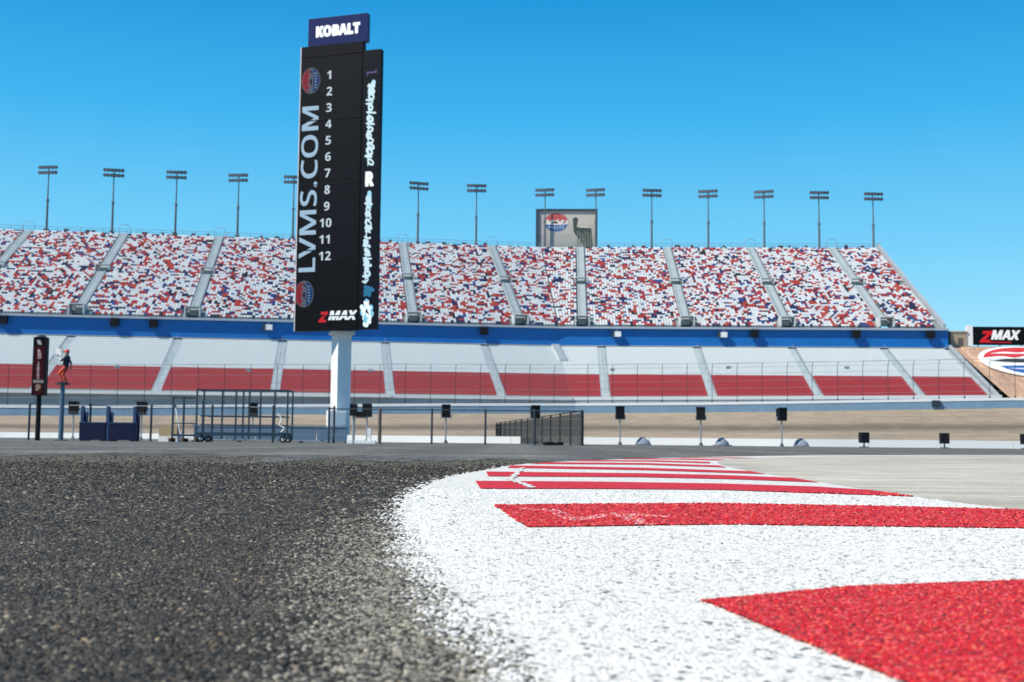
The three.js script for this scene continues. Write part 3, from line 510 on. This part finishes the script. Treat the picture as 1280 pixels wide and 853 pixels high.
// ---------------------------------------------------------------- white infield wall and the low lights along it
{
  const t = thing('infield_wall', 'long low white concrete wall at the far edge of the asphalt', 'wall');
  const pts = [[-62, 108], [-30, 100], [0, 90], [20, 84], [44, 81.5], [80, 80]];
  for (let i = 0; i < pts.length - 1; i++) { const [x0, d0] = pts[i], [x1, d1] = pts[i + 1], n = Math.max(1, Math.round(Math.hypot(x1 - x0, d1 - d0) / 5)); for (let k = 0; k < n; k++) { const a = k / n, b = (k + 1) / n, xa = lerp(x0, x1, a), xb = lerp(x0, x1, b), da = lerp(d0, d1, a), db = lerp(d0, d1, b), L = Math.hypot(xb - xa, db - da); const g = box(L - .03, .52, .24, 0, .26, 0, Math.atan2(db - da, xb - xa)); mesh('wall_section', [g.translate((xa + xb) / 2, 0, -(da + db) / 2)], M.white, t); } }
  const post = thing('trackside_light', 'black boxed light on a slim grey post in front of the low white wall', 'trackside light', [0, 0, 0], 0, 'black boxed lights on posts along the white wall');
  mesh('post', [bar(V(0, 0, 0), V(0, 1.75, 0), .05)], M.steel, post); mesh('base', [bar(V(0, 0, 0), V(0, .22, 0), .16, .07)], M.darkSteel, post);
  mesh('head', [box(.56, .80, .5, 0, 2.14, 0)], M.black, post); mesh('yoke', [box(.7, .07, .12, 0, 1.72, 0), box(.05, .3, .1, -.33, 1.85, 0), box(.05, .3, .1, .33, 1.85, 0)], M.steel, post);
  mesh('visor', [box(.62, .05, .2, 0, 2.56, .2)], M.darkSteel, post);
  [[-29.5, 81, 0], [-24.6, 80, 0], [-17.2, 80, 0], [-9.6, 80, 0], [-4.35, 80, 0], [1.59, 80, 0], [7.24, 80, 0], [12.62, 80, 0], [18.0, 80, 0]].forEach(([x, d], i) => { if (i) dup(post, [x, 0, -d], rr(-.25, .25)); else post.position.set(x, 0, -d); });
  const low = thing('low_trackside_light', 'black boxed light on a very short stem beside the low white wall', 'trackside light', [23.35, 0, -79.6], .15, 'black boxed lights on short stems along the white wall');
  mesh('head', [box(.54, .70, .5, 0, .64, 0)], M.black, low); mesh('stem', [bar(V(0, 0, 0), V(0, .34, 0), .07, .05)], M.steel, low); mesh('foot', [box(.5, .05, .4, 0, .025, 0)], M.darkSteel, low);
  dup(low, [28.6, 0, -79.4], -.1); dup(low, [33.95, 0, -79.3], .3);
  const hood = thing('domed_housing', 'small grey rounded housing on the ground against the low white wall', 'housing', [8.86, 0, -80.6], 0, 'grey rounded housings against the white wall');
  { const g = new THREE.SphereGeometry(.5, 16, 8, 0, Math.PI * 2, 0, Math.PI / 2); g.scale(1, 1.1, .7); const p = g.attributes.position; for (let i = 0; i < p.count; i++) if (p.getX(i) > .1) p.setY(i, p.getY(i) * .85); g.computeVertexNormals(); mesh('dome', [g], mat(.25, .29, .36, .95), hood); mesh('base', [box(1.05, .07, .8, 0, .035, 0)], mat(.16, .18, .2, .7), hood); }
  dup(hood, [14.15, 0, -80.6], .3); dup(hood, [19.45, 0, -80.6], -.2);
}

// ---------------------------------------------------------------- scoring pylon
{
  const TURN = THREE.MathUtils.degToRad(-18);
  // left front edge of the board; local x runs to the right along the boards, local z towards the viewer
  const t = thing('scoring_pylon', 'tall black scoring pylon with vertical white lettering and numbers on a white column', 'scoring pylon', [-14.42, 0, -101.2], 0);
  const b = new THREE.Group(); b.name = 'display'; b.position.set(-18.36 + 14.42, 0, .3); b.rotation.y = -TURN * -1; t.add(b);
  const W1 = 5.75, Y0 = 9.25, Y1 = 33.8;
  mesh('main_board', [box(W1, Y1 - Y0, .7, W1 / 2, (Y0 + Y1) / 2, -.36)], M.black, b);
  const f = mesh('score_face', face(W1 - .04, Y1 - Y0 - .04), canvasMat(512, 2048, (x, w, h) => {
    x.fillStyle = '#04050a'; x.fillRect(0, 0, w, h);
    x.fillStyle = '#070912'; for (let k = 0; k < 12; k++) x.fillRect(w * .36, h * (.075 + k * .0575), w * .60, h * .052);
    emblem(x, w * .165, h * .122, h * .046, w * .155, -Math.PI / 2, '#7d8294'); emblem(x, w * .135, h * .873, h * .046, w * .155, -Math.PI / 2, '#7d8294');
    x.fillStyle = 'rgba(4,5,10,.35)'; x.fillRect(0, 0, w * .34, h * .2); x.fillRect(0, h * .8, w * .34, h * .15);
    x.save(); x.translate(w * .165, h * .505); x.rotate(-Math.PI / 2); x.font = '186px sans-serif'; x.textAlign = 'center'; x.textBaseline = 'middle'; x.scale(1235 / x.measureText('LVMS.COM').width, 1); x.lineWidth = 6; x.strokeStyle = '#9db6cb'; x.strokeText('LVMS.COM', 0, 4); x.textAlign = 'center'; x.textBaseline = 'middle'; x.fillStyle = '#9db6cb'; x.fillText('LVMS.COM', 0, 4); x.restore();
    for (let k = 1; k <= 12; k++) fatText(x, String(k), w * .475 - (k > 9 ? 8 : 0), h * (.108 + (k - 1) * .0578), 86, '#c3ccd4', { squeeze: 1.12 });
    fatText(x, 'Z', w * .44, h * .955, 96, '#c8242e', { italic: true, stroke: 7, squeeze: 1.15 }); fatText(x, 'MAX', w * .53, h * .950, 84, '#eceff2', { italic: true, stroke: 6, align: 'left', squeeze: 1.22 });
  }, .45), b); f.position.set(W1 / 2, (Y0 + Y1) / 2, -.004);
  const W2 = 1.62, S1 = 33.05;
  mesh('side_board', [box(W2, S1 - Y0 - .1, .55, W1 + .06 + W2 / 2, (Y0 + S1) / 2, -.345)], M.black, b);
  const g = mesh('sponsor_face', face(W2 - .04, S1 - Y0 - .16), canvasMat(192, 2048, (x, w, h) => {
    x.fillStyle = '#050816'; x.fillRect(0, 0, w, h); x.fillStyle = '#5a4a78'; x.fillRect(w * .2, h * .078, w * .6, 14); x.fillRect(w * .2, h * .078, 14, 30); x.fillRect(w * .72, h * .07, 12, 28);
    x.lineCap = 'round'; x.strokeStyle = '#bfe6f2'; x.lineWidth = 46; x.beginPath(); x.moveTo(w * .62, h * .12); x.lineTo(w * .42, h * .155); x.stroke(); strokes(x, w * .5, h * .125, h * .40, 112, '#cfe6ee', 38, 77);
    fatText(x, 'R', w * .46, h * .468, 132, '#f6f6f6', { stroke: 16, squeeze: 1.1 });
    x.lineWidth = 46; x.strokeStyle = '#9fd9ee'; x.beginPath(); x.moveTo(w * .5, h * .52); x.lineTo(w * .52, h * .565); x.stroke(); strokes(x, w * .48, h * .53, h * .82, 104, '#c8e0ea', 36, 991);
    x.fillStyle = '#2d6f93'; for (let k = 0; k < 9; k++) { x.beginPath(); x.ellipse(w * (.36 + .045 * k), h * (.868 + .012 * Math.sin(k * 2.3)), 16, 20 + 8 * (k % 3), k, 0, 7); x.fill(); }
    { let q = 7; const rq = () => { q = (Math.imul(q, 1664525) + 1013904223) | 0; return (q >>> 0) / 4294967296; }; for (let k = 0; k < 46; k++) { x.fillStyle = ['#eefcff', '#dff4fb', '#7fc4de', '#f7fdff'][k % 4]; const a = rq() * 6.28, d = Math.sqrt(rq()); x.beginPath(); x.ellipse(w * .47 + Math.cos(a) * d * 66, h * .943 + Math.sin(a) * d * 88, 8 + 22 * rq(), 8 + 16 * rq(), rq() * 3, 0, 7); x.fill(); } }
  }, .45), b); g.position.set(W1 + .06 + W2 / 2, (Y0 + S1) / 2, -.064);
  mesh('crown_sign', [box(5.55, 2.45, .55, .55 + 5.55 / 2, 33.82 + 1.225, -.375)], mat(.01, .022, .11, .5), b);
  const k = mesh('crown_face', face(5.5, 2.4), canvasMat(512, 224, (x, w, h) => { x.fillStyle = '#0e2058'; x.fillRect(0, 0, w, h); fatText(x, 'KOBALT', w * .5, h * .50, 112, '#ffffff', { stroke: 13, squeeze: .92 }); }, .5), b); k.position.set(.55 + 5.55 / 2, 33.82 + 1.225, -.094);
  mesh('front_rib', [0, 1, 2, 3, 4].map(q => box(W1 - .06, .05, .04, W1 / 2, Y0 + 1.25 + q * 5.6, .012)), M.black, b);
  mesh('edge_trim', [box(.09, Y1 - Y0, .72, -.05, (Y0 + Y1) / 2, -.36)], mat(.55, .5, .55, .5), b);
  const col = mesh('column', [box(1.24, 9.3, 1.24, 0, 4.65, 0, THREE.MathUtils.degToRad(34))], new THREE.MeshStandardMaterial({ map: weather(.90, .91, .92, .06, 3, 95), roughness: .6 }), t);
  mesh('neck_plate', [box(1.9, .25, 1.9, 0, 9.12, 0, THREE.MathUtils.degToRad(18))], M.white, t);
}
const cab = thing('utility_cabinet', 'white utility cabinet standing at the foot of the white pylon column', 'cabinet', [-14.5, 0, -99.6], .34);
mesh('body', [box(1.5, 2.5, .9, 0, 1.3, 0)], M.white, cab); mesh('door', [box(.9, 2.2, .05, .22, 1.3, .475)], mat(.66, .74, .76, .5), cab); mesh('plinth', [box(1.6, .12, 1, 0, .06, 0)], M.deckLight, cab);
mesh('handle', [box(.04, .22, .05, .56, 1.3, .52)], M.darkSteel, cab);

// ---------------------------------------------------------------- fences and gear in the infield, about sixty metres off
{
  const D = 62;
  const fl = thing('infield_fence', 'slim dark post and rail fence in front of the navy rack and steel frame', 'fence');
  const xs = []; for (let x = -31.9; x < -8.9; x += 3.22) xs.push(x);
  for (const x of xs) mesh('post', [bar(V(x, 0, -D - 1.5), V(x, 1.92, -D - 1.5), .06), bar(V(x, 1.92, -D - 1.5), V(x, 1.97, -D - 1.5), .075, .03)], M.darkSteel, fl);
  for (const y of [1.86, .12]) mesh('rail', [bar(V(xs[0], y, -D - 1.5), V(xs.at(-1), y, -D - 1.5), .022)], M.steel, fl);
  for (const y of [1.5, 1.15, .8, .45]) mesh('wire', [bar(V(xs[0], y, -D - 1.5), V(xs.at(-1), y, -D - 1.5), .006, .006, 5)], M.steel, fl);
  const fr = thing('rail_fence', 'dark post and rail fence between the white column and the mesh screened fence', 'fence');
  const xr = [-9.4, -6.78, -4.09, -1.33, 1.2, 3.62];
  xr.forEach((x, i) => mesh('post', [bar(V(x, 0, -D), V(x, 1.80, -D), i === 1 ? .09 : .055), bar(V(x, 1.8, -D), V(x, 1.85, -D), .07, .03)], i === 1 ? mat(.12, .09, .07, .7) : M.darkSteel, fr));
  mesh('rail', [bar(V(xr[0], 1.77, -D), V(xr.at(-1), 1.77, -D), .028)], M.darkSteel, fr);
  for (const y of [1.35, .9, .45]) mesh('wire', [bar(V(xr[0], y, -D), V(xr.at(-1), y, -D), .006, .006, 5)], M.steel, fr);
  // mesh screened fence running away from the corner post
  const sf = thing('screened_fence', 'dark mesh screened fence running away from the camera side road', 'fence');
  sf.userData.label = 'dark mesh screened fence leading away towards the low white wall';
  const a = V(3.7, 0, -62.2), b2 = V(-1.35, 0, -109), n = 12, dirn = b2.clone().sub(a);
  const screenMat = new THREE.MeshStandardMaterial({ color: lin(.035, .04, .042), roughness: .9, transparent: true, opacity: .72, side: THREE.DoubleSide });
  for (let i = 0; i <= n; i++) { const p = a.clone().addScaledVector(dirn, i / n); mesh('post', [bar(p, p.clone().setY(1.82), .055)], M.black, sf); if (i < n) { const q = a.clone().addScaledVector(dirn, (i + 1) / n), m = p.clone().add(q).multiplyScalar(.5); const g = box(p.distanceTo(q) - .12, 1.62, .015, 0, .88, 0, Math.atan2(-(q.z - p.z), q.x - p.x)); mesh('screen_panel', [g.translate(m.x, 0, m.z)], screenMat, sf); } }
  mesh('rail', [bar(a.clone().setY(1.79), b2.clone().setY(1.79), .03)], M.black, sf);
  const bl = thing('tyre_stack', 'stack of black tyres beside the mesh screened fence', 'tyres', [2.2, 0, -62.6]);
  for (let k = 0; k < 2; k++) { const g = new THREE.TorusGeometry(.22, .085, 8, 18); g.rotateX(Math.PI / 2); mesh('tyre', [g], M.black, bl).position.set(k * .5 - .25, .09, 0); }

  // navy rack with two bays
  const rk = thing('navy_rack', 'navy blue steel rack with two boxed bays and three uprights', 'rack', [-20.68, 0, -D], 0);
  const navy = new THREE.MeshPhysicalMaterial({ color: lin(.006, .009, .04), roughness: .6, specularIntensity: .4 }), navyL = mat(.012, .04, .12, .6);
  for (const x of [-.78, .72]) { const bay = mesh('bay', [box(1.32, .86, .8, x, .48, 0)], navy, rk); mesh('bay_rim', [box(1.36, .06, .84, x, .94, 0)], navyL, bay); mesh('bay_foot', [box(.12, .06, .8, x - .5, .03, 0), box(.12, .06, .8, x + .5, .03, 0)], M.black, bay); }
  for (const x of [-1.33, -.02, 1.36]) { const u = mesh('upright', [box(.16, 1.78, .16, x, .89, .28), box(.14, 1.5, .14, x, .75, -.3)], navyL, rk); mesh('gusset', [bar(V(x + .02, 1.75, .26), V(x + .18, .9, .26), .06)], navy, u); }
  // cream block and pallet
  const cb = thing('cardboard_block', 'tan block standing between the navy rack and the steel frame', 'block', [-18.1, 0, -63.8]);
  mesh('lower_block', [box(1.0, .28, .7, 0, .14, 0)], M.white, cb); mesh('upper_block', [box(.96, .55, .66, 0, .556, 0)], mat(.42, .32, .2, .9), cb);
  const pl = thing('wooden_pallet', 'flat brown wooden pallet lying beside the steel frame', 'pallet', [-16.65, 0, -61.4]);
  const wood = mat(.13, .08, .05, .9); for (let k = 0; k < 5; k++) mesh('board', [box(1.5, .03, .16, 0, .20, -.42 + k * .21)], wood, pl); for (const x of [-.65, 0, .65]) mesh('bearer', [box(.1, .17, 1, x, .09, 0)], wood, pl);
  const rod = thing('leaning_rod', 'thin pale rod leaning above the wooden pallet', 'rod'); mesh('shaft', [bar(V(-17.3, 1.75, -61.9), V(-16.9, .1, -61.7), .035)], M.white, rod); mesh('grip', [bar(V(-17.3, 1.75, -61.9), V(-17.34, 1.9, -61.92), .05)], M.darkSteel, rod);

  // steel frame on wheels
  const sc = thing('steel_frame', 'dark open steel frame of posts and rails on small wheels', 'frame', [-13.8, 0, -D]);
  const st = mat(.02, .045, .075, .5, { metalness: .2 });
  const xp = [-2.25, -1.93, -.95, -.25, .12, 1.0, 1.72, 2.38];
  for (const z of [.7, -.7]) for (const x of z > 0 ? xp : [-2.25, .12, 2.38]) mesh('post', [box(.08, x === -1.93 ? 1.9 : 2.45, .08, x, x === -1.93 ? 1.15 : 1.4, z)], st, sc);
  for (const z of [.7, -.7]) { mesh('top_rail', [box(4.72, .08, .08, .065, 2.67, z)], st, sc); for (const [y, k] of [[1.33, .07], [.88, .06]]) mesh('side_rail', [box(4.3, k, .06, .1, y, z)], st, sc); mesh('bottom_beam', [box(4.4, .17, .12, .1, .42, z)], st, sc); }
  for (const x of [-2.25, 2.38]) mesh('end_rail', [box(.08, .08, 1.32, x, 2.67, 0), box(.08, .12, 1.28, x, .42, 0)], st, sc);
  for (const x of [-3.5, -2.95]) mesh('short_post', [box(.09, 2.3, .09, x, 1.15, .55)], st, sc);
  mesh('short_rail', [box(1.2, .07, .07, -2.95, 2.25, .55), box(1.2, .06, .06, -2.95, .95, .55), box(1.25, .12, .1, -2.92, .34, .55)], st, sc);
  for (const [x, z] of [[2.2, .72], [2.2, -.72], [-2.0, .72], [-2.0, -.72]]) { const w = mesh('wheel', [bar(V(x, .18, z - .06), V(x, .18, z + .06), .18, .18, 16)], M.black, sc); mesh('hub', [bar(V(x, .18, z + .061), V(x, .18, z + .075), .09, .09, 12)], M.white, w); mesh('caster_fork', [box(.06, .3, .2, x, .3, z)], st, w); }
  mesh('hose', [path([V(1.9, 1.5, .78), V(2.1, 1.2, .8), V(2.0, .9, .8), V(2.25, .75, .8), V(2.1, .55, .8)], .035)], M.white, sc);
  const bg = thing('blue_barrier', 'low blue grey barrier panels behind the steel frame', 'barrier', [-13.3, 0, -66.5]);
  for (let k = 0; k < 5; k++) mesh('panel', [box(1.66, .78, .12, -3.4 + k * 1.7, .46, 0)], mat(.10, .17, .26, .6), bg); mesh('rail', [box(8.6, .08, .2, 0, .9, 0)], mat(.14, .2, .28, .5), bg);
  mesh('foot', [-4.2, -1.7, 1.7, 4.2].map(x => box(.12, .08, .7, x, .04, 0)), M.darkSteel, bg);
  const wk = thing('white_block', 'small white concrete block beside the white pylon column', 'block', [-7.75, 0, -63.2]); mesh('slab', [box(1.5, .16, .5, -.1, .08, 0)], M.white, wk); mesh('upright', [box(.2, .66, .3, .3, .49, 0)], M.white, wk);
  const bw = thing('dark_lamp_head', 'black twin lamp head on a grey stem close to the white column', 'lamp', [-8.25, 0, -63]); mesh('stem', [bar(V(0, 0, 0), V(0, 1.7, 0), .07)], M.steel, bw); mesh('head', [box(.36, .62, .4, -.02, 1.75, 0)], M.black, bw); mesh('side_head', [box(.55, .34, .35, .4, 1.5, 0)], M.black, bw);

  // upright sign on a post
  const sg = thing('upright_sign', 'tall narrow dark red sign in a black case on a black post', 'sign', [-24.4, 0, -D], .1);
  mesh('post', [bar(V(0, 0, 0), V(0, 2.35, 0), .13, .12, 12)], M.black, sg); mesh('case', [box(.66, 3.0, .5, 0, 3.82, 0)], M.black, sg); mesh('cap', [bar(V(0, 5.33, 0), V(0, 5.43, 0), .3, .16, 14)], M.darkSteel, sg);
  const fc = mesh('printed_face', face(.6, 2.9), canvasMat(128, 620, (x, w, h) => { x.fillStyle = '#3c0b12'; x.fillRect(0, 0, w, h); x.fillStyle = '#14090d'; x.fillRect(0, 0, w, h * .14); x.fillRect(0, 0, 14, h); x.fillRect(w - 14, 0, 14, h); strokes(x, w * .5, h * .04, h * .10, 60, '#b9b4b8', 18, 5); strokes(x, w * .5, h * .20, h * .36, 52, '#c7a9a9', 26, 12); strokes(x, w * .5, h * .42, h * .70, 46, '#a98f92', 28, 31); x.fillStyle = '#8a8480'; x.fillRect(8, h * .745, w - 16, h * .055); strokes(x, w * .5, h * .83, h * .93, 64, '#9c7f6e', 24, 44); }), sg); fc.position.set(0, 3.82, .254);
  // post with platform
  const pp = thing('platform_post', 'tall blue grey steel post carrying a small platform with a person', 'post', [-23.2, 0, -D]);
  mesh('shaft', [bar(V(0, 0, 0), V(0, 2.9, 0), .13, .11, 12)], mat(.07, .13, .20, .5), pp); mesh('plate', [bar(V(0, 2.88, 0), V(0, 2.96, 0), .36, .36, 18)], M.darkSteel, pp); mesh('foot_plate', [box(.5, .04, .5, 0, .02, 0)], M.darkSteel, pp);
}

// ---------------------------------------------------------------- person on the post
{
  // joints in metres above the platform; faces left along the fence, knees bent
  const J = [];
  const bone = (a, b, ra, rb, c) => J.push({ a: V(...a), b: V(...b), ra, rb, c });
  const NAVY = [.012, .02, .05], ORANGE = [.62, .075, .03], SKIN = [.42, .24, .16], RED = [.6, .02, .03], WHITE = [.78, .78, .78], DARK = [.02, .02, .025];
  bone([.10, .80, 0], [.12, 1.06, 0], .14, .15, NAVY); bone([.12, 1.06, 0], [.16, 1.30, 0], .16, .17, NAVY); // trunk
  bone([.16, 1.32, .14], [.16, 1.32, -.14], .08, .08, NAVY);                                            // shoulders
  bone([.16, 1.34, 0], [.16, 1.46, 0], .06, .058, SKIN);                                                 // neck
  bone([.15, 1.55, 0], [.16, 1.60, 0], .10, .105, SKIN); bone([.05, 1.55, 0], [.03, 1.535, 0], .022, .016, SKIN); // head, nose
  bone([.17, 1.53, .105], [.17, 1.57, .105], .02, .022, SKIN); bone([.17, 1.53, -.105], [.17, 1.57, -.105], .02, .022, SKIN); // ears
  bone([.17, 1.66, 0], [.18, 1.70, 0], .112, .085, RED); bone([.07, 1.66, 0], [-.03, 1.64, 0], .05, .03, RED);    // cap and peak
  bone([.15, 1.31, .19], [-.06, 1.16, .24], .062, .05, NAVY); bone([-.06, 1.16, .24], [-.20, 1.36, .20], .047, .036, WHITE); // near arm raised
  bone([.17, 1.31, -.19], [.30, 1.06, -.24], .06, .05, NAVY); bone([.30, 1.06, -.24], [.30, .84, -.18], .046, .035, SKIN);     // far arm hangs
  bone([.09, .80, .09], [-.16, .50, .12], .10, .075, ORANGE); bone([-.16, .50, .12], [-.02, .12, .12], .07, .05, ORANGE);
  bone([.09, .80, -.09], [-.05, .46, -.12], .10, .075, ORANGE); bone([-.05, .46, -.12], [.12, .12, -.12], .07, .05, ORANGE);
  bone([.0, .045, .12], [-.17, .035, .13], .045, .035, DARK); bone([.14, .045, -.12], [-.03, .035, -.13], .045, .035, DARK);
  const hand = (o, d) => { const dv = V(...d).normalize(), side = V(0, 0, 1), q = V(...o); for (let k = 0; k < 4; k++) { const s = (k - 1.5) * .021, L = [.062, .075, .07, .054][k]; const p0 = q.clone().addScaledVector(dv, .06).addScaledVector(side, s), p1 = p0.clone().addScaledVector(dv, L * .6), p2 = p1.clone().addScaledVector(dv, L * .4).add(V(-.018, 0, 0)); bone(p0.toArray(), p1.toArray(), .0095, .009, SKIN); bone(p1.toArray(), p2.toArray(), .009, .008, SKIN); } bone(q.toArray(), q.clone().addScaledVector(dv, .06).toArray(), .033, .036, SKIN); const t0 = q.clone().addScaledVector(dv, .02).addScaledVector(side, .03); bone(t0.toArray(), t0.clone().addScaledVector(dv, .04).addScaledVector(side, .03).toArray(), .011, .009, SKIN); };
  hand([-.21, 1.385, .20], [-.4, 1, 0]); hand([.30, .82, -.18], [-.1, -1, 0]);
  const N = 84, S = .95, C = V(.05, .86, 0), mc = new MarchingCubes(N, new THREE.MeshStandardMaterial(), false, false, 60000); mc.isolation = 0;
  const p = V(0, 0, 0), pa = V(0, 0, 0), ba = V(0, 0, 0);
  const dist = (q, j) => { pa.subVectors(q, j.a); ba.subVectors(j.b, j.a); const h = clamp(pa.dot(ba) / ba.lengthSq(), 0, 1); return pa.addScaledVector(ba, -h).length() - lerp(j.ra, j.rb, h); };
  for (let z = 0; z < N; z++) for (let y = 0; y < N; y++) for (let x = 0; x < N; x++) {
    p.set((x - N / 2) / (N / 2), (y - N / 2) / (N / 2), (z - N / 2) / (N / 2)).multiplyScalar(S).add(C); let d = 1;
    if (Math.abs(p.z) < .42) for (const j of J) { const q = dist(p, j), k = .03, h = clamp(.5 + .5 * (d - q) / k, 0, 1); d = lerp(d, q, h) - k * h * (1 - h); }
    mc.field[z * N * N + y * N + x] = -d;
  }
  mc.update();
  const n = mc.count, pos = new Float32Array(n * 3), nor = new Float32Array(n * 3), colr = new Float32Array(n * 3);
  for (let i = 0; i < n; i++) {
    p.set(mc.positionArray[i * 3], mc.positionArray[i * 3 + 1], mc.positionArray[i * 3 + 2]).multiplyScalar(S).add(C); pos.set(p.toArray(), i * 3); nor.set([mc.normalArray[i * 3], mc.normalArray[i * 3 + 1], mc.normalArray[i * 3 + 2]], i * 3);
    let best = 9, c = NAVY; for (const j of J) { const q = dist(p, j); if (q < best) { best = q; c = j.c; } } colr.set(c, i * 3);
  }
  const g = new THREE.BufferGeometry(); g.setAttribute('position', new THREE.BufferAttribute(pos, 3)); g.setAttribute('normal', new THREE.BufferAttribute(nor, 3)); g.setAttribute('color', new THREE.BufferAttribute(colr, 3));
  const who = thing('person', 'person in red cap, navy jacket and orange trousers standing on the tall post', 'person', [-23.2, 2.955, -62]);
  const body = new THREE.Mesh(g, new THREE.MeshStandardMaterial({ vertexColors: true, roughness: .8 })); body.name = 'body'; who.add(body);
  for (const z of [.04, -.04]) mesh('eye', [new THREE.SphereGeometry(.014, 8, 6).translate(.058, 1.585, z)], M.black, who);
  const flag = thing('white_flag', 'small white cloth held up by the person on the post', 'flag', [-23.41, 4.42, -61.8]);
  const cl = new THREE.PlaneGeometry(.42, .34, 12, 8); { const q = cl.attributes.position; for (let i = 0; i < q.count; i++) q.setZ(i, .03 * Math.sin(q.getX(i) * 14 + q.getY(i) * 5)); cl.computeVertexNormals(); } const clm = mesh('cloth', [cl], mat(.8, .8, .8, .8, { side: THREE.DoubleSide }), flag); clm.position.set(-.02, .16, 0);
  mesh('stick', [bar(V(.2, -.25, 0), V(.2, .36, 0), .012)], M.darkSteel, flag);
}

scene.traverse(o => { if (o.isMesh) { o.castShadow = true; o.receiveShadow = true; } });
renderer.render(scene, camera);
